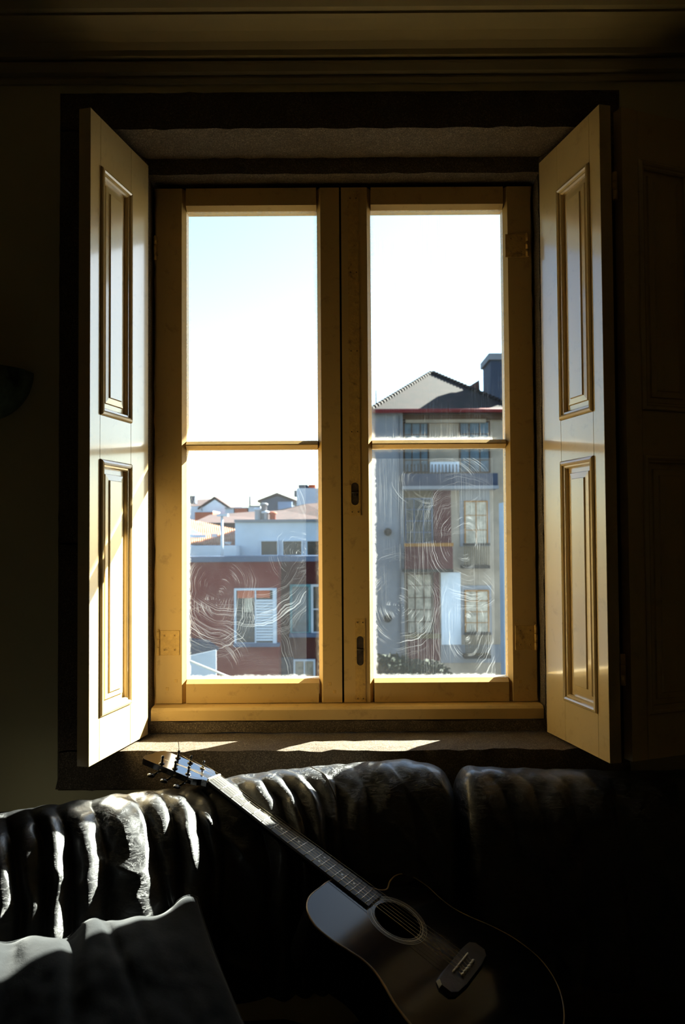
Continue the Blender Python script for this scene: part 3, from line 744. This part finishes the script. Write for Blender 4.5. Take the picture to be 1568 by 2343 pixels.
gbox('saddle', .6465, .6495, -.037, .037, .005, .0125, m_ivory)
BR = [(.632, -.055), (.634, -.078), (.645, -.088), (.668, -.088), (.678, -.075), (.682, -.04), (.682, .04), (.678, .075), (.668, .088), (.645, .088), (.634, .078), (.632, .055)]
b = MB(); b.prism(BR, lambda p: gp(p[0], p[1], .0002), lambda p: gp(.657+(p[0]-.657)*.86, p[1]*.97, .008)); b.build('bridge', m_ebony, gt)
# headstock
ha = math.radians(14); hd = -gu*math.cos(ha)-gn*math.sin(ha); hn = gn*math.cos(ha)-gu*math.sin(ha); H0 = gp(-.004, 0, FH-.004)
def hp(a, t, h=0): return H0+(hd*a+gw*t+hn*h)*G
HO = [(0, -.0215), (.012, -.0245), (.024, -.035), (.040, -.0385), (.10, -.0375), (.165, -.0395), (.185, -.036), (.192, -.020), (.189, 0), (.192, .020), (.185, .036), (.165, .0395), (.10, .0375), (.040, .0385), (.024, .035), (.012, .0245), (0, .0215)]
HP = [(p.x, p.y) for p in catmull([(a, c, 0) for a, c in HO], 3)]
b = MB(); b.prism(HP, lambda p: hp(p[0], p[1], -.014), lambda p: hp(p[0], p[1], 0)); b.build('headstock', m_head, gt)
posts = [(.052, .0255), (.092, .0265), (.132, .0275), (.052, -.0255), (.092, -.0265), (.132, -.0275)]
ends = []
for (a, t) in posts:
    p = hp(a, t, 0); Mx = Matrix((gw.to_4d()*1, hd.to_4d()*1, hn.to_4d()*1, Vector((0, 0, 0, 1)))).transposed()
    for r_ in range(3): Mx[r_][3] = p[r_]
    for c_ in range(3): Mx[3][c_] = 0
    Mx[3][3] = 1
    o = MB().lathe([(.0068*G, 0), (.0068*G, .0015), (.0045, .003), (.0032, .0035), (.0032, .010), (.0024, .012), (.0024, .0135), (.0036, .0145), (.0036, .0185), (.002, .020), (0, .020)], Mx, 14).build('tuning_post', m_blkmetal, gt)
    sg = 1 if t > 0 else -1
    b = MB(); b.tube([hp(a, t*1.0, -.018), hp(a, sg*.052, -.020)], .0028, 8)
    e0 = Matrix.Translation(hp(a, sg*.060, -.020))
    pr2 = [(.0015, -.004)]
    v = []; nn = 10
    for i in range(9):
        u_ = i/8; rr = math.sin(math.pi*min(.97, max(.03, u_)))**.5
        for k in range(nn):
            an = 2*math.pi*k/nn; v.append(hp(a+.0105*rr*math.cos(an), sg*(.050+.018*u_), -.020+.0045*rr*math.sin(an)))
    b.add(v, [(i*nn+k, i*nn+(k+1) % nn, (i+1)*nn+(k+1) % nn, (i+1)*nn+k) for i in range(8) for k in range(nn)]+[tuple(range(nn)), tuple(80+k for k in range(nn))[::-1]], True)
    b.build('tuning_key', m_blkmetal, gt); ends.append(hp(a, t, .0115))
order = [3, 4, 5, 2, 1, 0]      # strings from the low side across
gauge = [.00062, .00052, .00042, .00034, .00026, .00022]
for i in range(6):
    t0 = -.0175+.007*i; t1 = -.027+.0108*i
    MB().tube([ends[order[i]], gp(-.002, t0, FH+.0032), gp(.0, t0, FH+.0032), gp(.30, t0+(t1-t0)*.46, FH+.0052), gp(.648, t1, .0128), gp(.663, t1, .0085)], gauge[i], 6).build('string', m_string, gt)
    p = gp(.664, t1, .009); Mx = Matrix((gu.to_4d(), gw.to_4d(), gn.to_4d(), Vector((0, 0, 0, 1)))).transposed()
    for r_ in range(3): Mx[r_][3] = p[r_]
    for c_ in range(3): Mx[3][c_] = 0
    Mx[3][3] = 1
    MB().lathe([(.0036, 0), (.0036, .002), (.0026, .0042), (0, .005)], Mx, 12).build('bridge_pin', m_ivory, gt)
MB().tube([ends[2], ends[2]+Vector((.001, .0, .012)), ends[2]+Vector((-.001, 0, .03))], .0008, 6).build('string_tail', m_blkmetal, gt)

# ------------------------------------------------------------------ outside: helpers
def ebox(name, x0, y0, x1, y1, Y, dep, mat, parent, c=0):
    """block whose near face spans the bearings x0..x1, y0..y1 at distance Y, dep deep"""
    a = at(x0, y0, Y); d = at(x1, y1, Y)
    return MB().box(a.x, d.x, Y, Y+dep, d.z, a.z, c).build(name, mat, parent)
def ewin(parent, x0, y0, x1, y1, Y, fm, gm, nx=2, ny=3, fw=3.0, proud=.06, name='window'):
    """window: frame with its own bars, panes behind it"""
    a = at(x0, y0, Y); d = at(x1, y1, Y); k = Y/F; w = fw*k; b = MB()
    X0, X1, Z0, Z1 = a.x, d.x, d.z, a.z; y0_, y1_ = Y-proud, Y+.02
    b.box(X0, X0+w, y0_, y1_, Z0, Z1); b.box(X1-w, X1, y0_, y1_, Z0, Z1); b.box(X0+w, X1-w, y0_, y1_, Z1-w, Z1); b.box(X0+w, X1-w, y0_, y1_, Z0, Z0+w)
    for i in range(1, nx): x = X0+(X1-X0)*i/nx; b.box(x-w*.35, x+w*.35, y0_+.01, y1_, Z0+w, Z1-w)
    for j in range(1, ny): z = Z0+(Z1-Z0)*j/ny; b.box(X0+w, X1-w, y0_+.02, y1_, z-w*.25, z+w*.25)
    fo = b.build(name, fm, parent)
    MB().box(X0+w*.5, X1-w*.5, Y-.02, Y-.005, Z0+w*.5, Z1-w*.5).build('pane', gm, fo)
    return fo
def eroot(name, px, py, Y, label, cat):
    p = at(px, py, Y); o = empty(name, p.x, Y, p.z); return tag(o, label, cat)
GZ = -9.0

# right: tall house with hipped roof
R_ = eroot('apartment_building', 1000, 1560, 28, 'tall grey and cream house with dark hipped roof, seen through the right casement', 'building')
Y = 28.0
a = at(920, 945, Y); d = at(1240, 945, Y)
MB().box(a.x, d.x, Y, Y+9, GZ, a.z).build('wall', e_cream, R_)
a2 = at(848, 948, Y-.05)
MB().box(a2.x, a.x, Y-.35, Y+9, GZ, a2.z).build('side_wall', e_grey, R_)
ez = at(850, 943, 27.6).z; e0 = at(842, 943, 27.4); e1 = at(1192, 940, 27.4); ap = at(988, 852, 32.4); ap2 = at(988, 852, 34)
b = MB(); b.add([(e0.x, 27.4, ez), (e1.x, 27.4, ez), (e1.x, 38, ez), (e0.x, 38, ez), (ap.x, 32.4, ap.z), (ap.x, 33.5, ap.z)], [(0, 1, 4), (1, 2, 5, 4), (2, 3, 5), (3, 0, 4, 5), (0, 3, 2, 1)]); b.build('roof', e_tiledk, R_)
# hip ridge caps
for cnr in (e0, e1):
    b = MB()
    for k in range(26):
        t = k/26; t2 = (k+.8)/26; A = Vector((cnr.x, 27.4, ez)).lerp(Vector((ap.x, 32.4, ap.z)), t); B_ = Vector((cnr.x, 27.4, ez)).lerp(Vector((ap.x, 32.4, ap.z)), t2)
        b.tube([A, B_], [.11, .085], 6)
    b.build('ridge_tiles', e_tiledk, R_)
MB().tube([(e0.x, 27.35, ez), (e1.x, 27.35, ez)], .075, 8).build('gutter', e_guttr, R_)
ebox('cornice', 848, 949, 1160, 958, 27.75, .4, e_brown, R_)
ebox('cornice', 928, 958, 1113, 966, 27.8, .3, e_cream, R_)
ebox('downpipe', 914, 950, 919, 1550, 27.55, .12, e_slatec, R_)
# top floor
ewin(R_, 923, 966, 982, 1082, Y, e_brown, e_glassb, 3, 4); ewin(R_, 1050, 964, 1122, 1082, Y, e_brown, e_glassb, 3, 4)
ebox('rail_panel', 985, 1057, 1051, 1080, Y-.5, .08, e_white, R_)
ebox('balcony_band', 922, 1084, 1140, 1112, Y-.8, .8, e_slatec, R_); ebox('balcony_slab', 922, 1112, 1142, 1118, Y-.95, .95, e_grey, R_)
for k in range(17): ebox('baluster', 924+k*8, 1062, 926.5+k*8, 1085, Y-.78, .05, e_dark, R_)
# middle floor
ewin(R_, 926, 1140, 991, 1244, Y, e_blue, e_glass, 3, 4); ebox('lintel_panel', 926, 1120, 988, 1138, Y-.05, .06, e_olive, R_)
ebox('boarded_panel', 992, 1119, 1033, 1246, Y-.12, .14, e_redd, R_)
ebox('balcony_front', 926, 1250, 1037, 1304, Y-.85, .08, e_redd, R_); ebox('balcony_rail', 925, 1243, 1038, 1250, Y-.88, .12, e_ochre, R_); ebox('balcony_slab', 924, 1303, 1038, 1309, Y-.9, .9, e_dark, R_)
ebox('window_surround', 1052, 1120, 1122, 1250, Y-.06, .07, e_grey, R_)
ewin(R_, 1062, 1146, 1117, 1246, Y-.08, e_ochre, e_curtain, 2, 3)
ebox('balcony_rail', 1061, 1243, 1122, 1248, Y-.55, .1, e_dark, R_); ebox('balcony_slab', 1060, 1294, 1122, 1301, Y-.6, .6, e_dark, R_)
for k in range(13): ebox('baluster', 1063+k*4.6, 1248, 1065+k*4.6, 1295, Y-.55, .05, e_olive, R_)
# lower floor
ewin(R_, 930, 1312, 991, 1450, Y, e_brown, e_curtain, 3, 5); ebox('boarded_panel', 992, 1309, 1007, 1450, Y-.12, .14, e_redd, R_)
ebox('balcony_rail', 928, 1451, 1010, 1461, Y-.6, .12, e_olive, R_); ebox('balcony_front', 932, 1462, 1008, 1512, Y-.55, .06, e_redd, R_)
ebox('white_wall', 1009, 1310, 1056, 1475, Y-.04, .05, e_white, R_); ebox('lower_wall', 1009, 1476, 1160, 1516, Y-.05, .06, e_grey, R_)
ewin(R_, 1063, 1350, 1120, 1449, Y-.08, e_ochre, e_curtain, 2, 4); ebox('window_surround', 1056, 1340, 1126, 1452, Y-.05, .06, e_grey, R_)
ebox('balcony_rail', 1063, 1447, 1124, 1453, Y-.55, .1, e_dark, R_); ebox('balcony_slab', 1064, 1500, 1124, 1507, Y-.6, .6, e_dark, R_)
for k in range(13): ebox('baluster', 1066+k*4.5, 1453, 1068.2+k*4.5, 1500, Y-.55, .05, e_olive, R_)
for py in (1217, 1415):
    p = at(888, py, Y-.4); Mx = Matrix.Translation(p) @ Matrix.Rotation(math.pi/2, 4, 'X')
    MB().lathe([(0, .25), (.09, .22), (.13, .1), (.14, -.02)], Mx, 14).build('vent_cowl', e_dark, R_)
ch = ebox('chimney', 1123, 822, 1200, 945, 29, 1.6, e_slatec, R_); ebox('chimney_cap', 1119, 808, 1204, 822, 28.9, 1.8, e_grey, R_)
# gabled roof behind it
B2 = eroot('gabled_roof_house', 1090, 960, 40, 'brown gable peak showing just right of the hipped roof', 'building')
b = MB(); b.add([at(1040, 905, 38), at(1097, 869, 38), at(1102, 950, 38), at(1040, 950, 38), at(1040, 905, 44), at(1097, 869, 44), at(1102, 950, 44), at(1040, 950, 44)], [(0, 1, 2, 3), (4, 7, 6, 5), (0, 4, 5, 1), (1, 5, 6, 2), (2, 6, 7, 3), (3, 7, 4, 0)]); b.build('gable', e_tilebr, B2)
b = MB(); b.add([at(1100, 912, 37), at(1124, 888, 37), at(1135, 950, 37), at(1100, 950, 37), at(1100, 912, 39), at(1124, 888, 39), at(1135, 950, 39), at(1100, 950, 39)], [(0, 1, 2, 3), (4, 7, 6, 5), (0, 4, 5, 1), (1, 5, 6, 2), (2, 6, 7, 3), (3, 7, 4, 0)]); b.build('gable', e_redd, B2)
an = eroot('roof_antenna', 861, 935, 30, 'thin antenna mast at the left eave of the hipped roof', 'antenna')
MB().tube([at(861, 893, 30), at(861, 942, 30)], .025, 6).build('mast', e_dark, an)
N_ = eroot('pale_house_edge', 1157, 1560, 24, 'pale strip of the next house at the right edge of the casement', 'building')
ebox('wall', 1151, 1150, 1250, 1600, 24, .6, e_white, N_)

# left: oxblood house with white upper storey
L_ = eroot('red_house', 560, 1560, 22, 'oxblood red house with white shutter window, seen through the left casement', 'building')
Y = 22.0
a = at(330, 1284, Y); d = at(637, 1284, Y)
MB().box(a.x, d.x, Y, Y+1.3, GZ, a.z).build('wall', e_red, L_)
a = at(637, 1284, Y+1.0); d = at(775, 1284, Y+1.0); MB().box(at(637, 1284, Y).x, d.x+.3, Y+1.0, Y+1.4, GZ, a.z).build('recessed_wall', e_redd, L_)  # darker red than the front wall: this face's shade put into the colour
ebox('parapet', 330, 1274, 780, 1284, Y-.12, .5, e_blue, L_)
fo = ewin(L_, 537, 1346, 634, 1474, Y, e_white, e_glass, 2, 1, 4.5, .1)
ebox('roller_blind', 543, 1349, 618, 1368, Y-.06, .04, e_orange, fo)
ebox('blind_half', 560, 1368, 578, 1400, Y-.05, .03, e_curtain, fo)
for k in range(15): ebox('shutter_slat', 586, 1372+k*6.4, 624, 1376.6+k*6.4, Y-.13, .04, e_white, L_)
ebox('shutter_frame', 624, 1348, 632, 1472, Y-.15, .06, e_white, L_); ebox('window_ledge', 534, 1473, 640, 1480, Y-.2, .22, e_blue, L_)
ewin(L_, 664, 1337, 712, 1450, Y+.95, e_teal, e_glassb, 1, 1, 5, .1); ewin(L_, 712, 1337, 760, 1450, Y+.95, e_white, e_glass, 1, 2, 5, .1)
ebox('window_ledge', 662, 1450, 765, 1458, Y+.7, .3, e_blue, L_)
ewin(L_, 672, 1508, 722, 1570, Y+.95, e_white, e_curtain, 2, 1, 4, .1); ebox('lower_wall', 637, 1505, 672, 1560, Y+.9, .1, e_slatec, L_)

W_ = eroot('white_house', 630, 1290, 24, 'white flat-roofed storey with a row of dark windows above the red house', 'building')
a = at(538, 1192, 24.5); d = at(800, 1192, 24.5); lo = at(538, 1284, 24.5)
MB().box(a.x, d.x, 24.5, 29, GZ, a.z).build('wall', e_white, W_)
a = at(330, 1250, 23.5); d = at(540, 1250, 23.5); MB().box(a.x, d.x, 23.5, 24.4, GZ, a.z).build('terrace_wall', e_white, W_)
for x0, x1 in ((596, 638), (646, 693), (701, 745)): ewin(W_, x0, 1236, x1, 1272, 24.5, e_white, e_glass, 1, 1, 2.5, .1)
ebox('window_ledge', 590, 1272, 780, 1277, 24.3, .2, e_white, W_)
ebox('roof_edge', 536, 1189, 800, 1193, 24.4, .3, e_grey, W_)

O_ = eroot('tiled_roof_house', 480, 1250, 25, 'sunlit orange tiled roof at the left edge of the casement', 'building')
b = MB(); rows = 16; P0, P1, P2, P3 = at(400, 1240, 24.6), at(545, 1254, 24.6), at(540, 1212, 30), at(400, 1182, 33)
v = []; f = []
for i in range(rows+1):
    t = i/rows; A = P0.lerp(P3, t); B_ = P1.lerp(P2, t)
    for k in range(181):
        q = A.lerp(B_, k/180); v.append(q+Vector((0, 0, .035*math.sin(k*math.pi/3))))
m = 181
for i in range(rows):
    for k in range(180): f.append((i*m+k, i*m+k+1, (i+1)*m+k+1, (i+1)*m+k))
b.add(v, f); b.build('roof', e_tileor, O_)
b = MB(); q = [P0, P1, P2, P3]; b.add([p-Vector((0, 0, .05)) for p in q]+[p-Vector((0, 0, 1.6)) for p in q], [(0, 1, 5, 4), (1, 2, 6, 5), (2, 3, 7, 6), (3, 0, 4, 7), (4, 5, 6, 7)]); b.build('wall', e_white, O_)
for (x0, y0, x1, y1, Yq) in ((430, 1224, 470, 1230, 24.3), (484, 1221, 496, 1229, 26.0), (514, 1240, 528, 1246, 25.2)): ebox('ridge_flashing', x0, y0, x1, y1, Yq, .12, e_white, O_)
b = MB(); b.add([at(425, 1203, 27.2), at(463, 1222, 26.2), at(425, 1224, 26.0), at(425, 1203, 27.6), at(463, 1222, 26.6), at(425, 1224, 26.4)], [(0, 1, 2), (3, 5, 4), (0, 3, 4, 1), (1, 4, 5, 2), (2, 5, 3, 0)]); b.build('skylight', e_blue, O_)

po = eroot('street_light', 508, 1285, 22.4, 'white T-shaped lamp mast before the orange roof', 'street light')
p = at(508, 1180, 22.4); q_ = Vector((p.x, 22.4, at(637, 1284, 22).z+.004)); MB().tube([q_, p], [.045, .035], 8).build('mast', e_white, po)
ebox('lamp_head', 496, 1176, 521, 1181, 22.3, .2, e_white, po)

def gable_house(name, xs, ytop, yeave, ybase, Y, dep, wm, rm, label):
    """block with a pitched roof, ridge along the view"""
    o = eroot(name, (xs[0]+xs[1])/2, ybase, Y, label, 'building'); x0, x1 = xs
    A, B_ = at(x0, yeave, Y), at(x1, yeave, Y); T_ = at((x0+x1)/2, ytop, Y); zb = GZ
    MB().prism([(A.x, zb), (B_.x, zb), (B_.x, B_.z), (T_.x, T_.z-.1), (A.x, A.z)], lambda p: (p[0], Y, p[1]), lambda p: (p[0], Y+dep, p[1])).build('wall', wm, o)
    b = MB()
    for s_, E in ((-1, A), (1, B_)):
        e_ = Vector((E.x+s_*.25, 0, E.z-.1)); t_ = Vector((T_.x, 0, T_.z)); th = Vector((0, 0, .14))
        b.add([(e_.x, Y-.2, e_.z), (t_.x, Y-.2, t_.z), (t_.x, Y+dep, t_.z), (e_.x, Y+dep, e_.z), (e_.x, Y-.2, e_.z+.14), (t_.x, Y-.2, t_.z+.14), (t_.x, Y+dep, t_.z+.14), (e_.x, Y+dep, e_.z+.14)], [(0, 1, 2, 3), (4, 7, 6, 5), (0, 4, 5, 1), (1, 5, 6, 2), (2, 6, 7, 3), (3, 7, 4, 0)])
    b.build('roof', rm, o); return o
gh = gable_house('gabled_house', (461, 522), 1140, 1163, 1190, 60, 12, e_white, e_tilebr, 'distant pale gabled house on the left skyline')
ebox('chimney', 434, 1134, 446, 1152, 60, 1, e_slatec, gh); b = MB()
b.add([at(426, 1160, 60), at(463, 1157, 60), at(490, 1141, 70), at(452, 1143, 70)], [(0, 1, 2, 3)]); b.add([p+Vector((0, 0, -.3)) for p in (at(426, 1160, 60), at(463, 1157, 60), at(490, 1141, 70), at(452, 1143, 70))], [(3, 2, 1, 0)]); b.build('side_roof', e_tilebr, gh)
a = at(426, 1159, 60); d = at(463, 1190, 60); MB().box(a.x, d.x, 60, 68, GZ, a.z).build('side_wall', e_white, gh)
D_ = eroot('roofscape_house', 620, 1195, 40, 'wide house under a purple-brown tiled roof behind the white storey', 'building')
b = MB(); Q = [at(440, 1196, 38), at(800, 1196, 38), at(800, 1145, 48), at(700, 1153, 48), at(640, 1166, 48), at(560, 1172, 48), at(480, 1178, 48)]
b.add([*Q, *[q-Vector((0, 0, 2.5)) for q in Q]], [tuple(range(7)), tuple(range(7, 14))[::-1]]+[(i, (i+1) % 7, 7+(i+1) % 7, 7+i) for i in range(7)]); b.build('roof', e_tilebr, D_)
T_ = eroot('stair_tower', 702, 1160, 49, 'pale boxy stair tower above the brown roofs', 'building')
a = at(679, 1117, 49); d = at(745, 1162, 49); MB().box(a.x, d.x, 49, 51.5, GZ, a.z).build('wall', e_white, T_); ebox('tank', 683, 1109, 704, 1117, 49.2, 1.5, e_slatec, T_); ebox('brick_stack', 706, 1109, 722, 1117, 49.2, 1.5, e_orange, T_); ebox('vent_block', 673, 1122, 679, 1136, 49.3, 1, e_slatec, T_)
H_ = gable_house('attic_house', (598, 671), 1132, 1146, 1175, 54, 7, e_slatec, e_tilebr, 'distant house with a low brown roof left of the stair tower')
ebox('lean_to_roof', 636, 1148, 668, 1172, 53, 1, e_blue, H_)
for (x0, y0, x1, y1, Yq, mm, lab) in ((446, 1171, 487, 1188, 56, e_orange, 'low orange brick block below the gabled house'), (537, 1162, 566, 1174, 50, e_orange, 'small terracotta block on the skyline left of the low white block'), (569, 1158, 596, 1176, 50, e_white, 'low white rooftop block beneath the thin skyline mast'), (515, 1163, 535, 1176, 50, e_white, 'small white rooftop block right of the gabled house')):
    o = eroot('rooftop_block', (x0+x1)/2, y1, Yq, lab, 'building'); a = at(x0, y0, Yq); d = at(x1, y1, Yq); MB().box(a.x, d.x, Yq, Yq+3, GZ, a.z).build('wall', mm, o); ebox('parapet', x0-.6, y0-1.5, x1+.6, y0+.5, Yq-.1, 3.2, e_white if mm is e_orange else e_grey, o)
o = eroot('skyline_mast', 570, 1160, 54, 'thin mast standing on the far skyline', 'antenna'); MB().tube([at(572, 1135, 50.6), at(572, 1156.2, 50.6)], .06, 6).build('mast', e_slatec, o)
for i, (x, y) in enumerate(((590, 1168), (604, 1157), (624, 1177), (607, 1175))):
    Mx = Matrix.Translation(at(x, y, 41)); MB().lathe([(.16, -1.2), (.16, 0), (.22, .02), (.22, .1), (.12, .14), (0, .14)], Mx, 12).build('chimney_pot', [e_white, e_grey, e_orange, e_white][i], D_)

S_ = eroot('outbuilding', 465, 1560, 17, 'small blue-white outbuilding with sloping top at the lower left pane corner', 'building')
q = [at(380, 1512, 17), at(495, 1487, 17), at(495, 1600, 17), at(380, 1600, 17)]
b = MB(); b.add([*q, *[Vector((p.x, 17.02, p.z)) for p in q]], [(0, 1, 2, 3), (7, 6, 5, 4), (0, 4, 5, 1), (1, 5, 6, 2), (2, 6, 7, 3), (3, 7, 4, 0)]); b.build('wall', e_white, S_)
b = MB(); q = [at(400, 1462, 20.5), at(470, 1470, 20.5), at(497, 1489, 20.5), at(400, 1520, 20.5)]; b.add([*q, *[Vector((p.x, 21, p.z)) for p in q]], [(0, 1, 2, 3), (7, 6, 5, 4), (0, 4, 5, 1), (1, 5, 6, 2), (2, 6, 7, 3), (3, 7, 4, 0)]); b.build('lean_to_roof', e_slatec, S_)
rl = eroot('handrail', 470, 1535, 6, 'white sloping rail crossing the lower left pane corner', 'rail')
MB().tube([at(360, 1482, 6), at(600, 1580, 6)], .008, 8).build('bar', e_white, rl)
MB().tube([at(360, 1482, 6), Vector((at(360, 1482, 6).x, 6, GZ))], .008, 8).build('post', e_white, rl); MB().tube([at(600, 1580, 6), Vector((at(600, 1580, 6).x, 6, GZ))], .008, 8).build('post', e_white, rl)
def shrub(px, py, Y, r, label):
    o = eroot('shrub', px, py, Y, label, 'shrub'); c = at(px, py, Y); b = MB(); rng = random.Random(int(px))
    for k in range(700):
        d_ = Vector((rng.gauss(0, 1), rng.gauss(0, 1), rng.gauss(0, 1))).normalized()*r*rng.uniform(.6, 1); d_.x *= 1.6
        a_ = Vector((rng.uniform(-1, 1), rng.uniform(-1, 1), rng.uniform(-1, 1))).normalized()*.1; c_ = a_.cross(Vector((rng.uniform(-1, 1), rng.uniform(-1, 1), .3))).normalized()*.06
        p = c+d_; b.add([p-a_, p+c_, p+a_, p-c_], [(0, 1, 2, 3)])
    b.build('foliage', e_green, o)
    MB().tube([c, Vector((c.x, c.y, GZ))], .06, 6).build('stem', e_brown, o)
shrub(905, 1540, 21.2, .5, 'dark shrub top at the lower left of the right casement'); shrub(975, 1548, 23.6, .5, 'lower dark shrub right of the first one'); shrub(868, 1532, 19, .35, 'small dark shrub against the meeting stile')
tag(MB().box(-80, 80, 3.0, 120, GZ-.3, GZ).build('ground', e_ground), kind='structure')
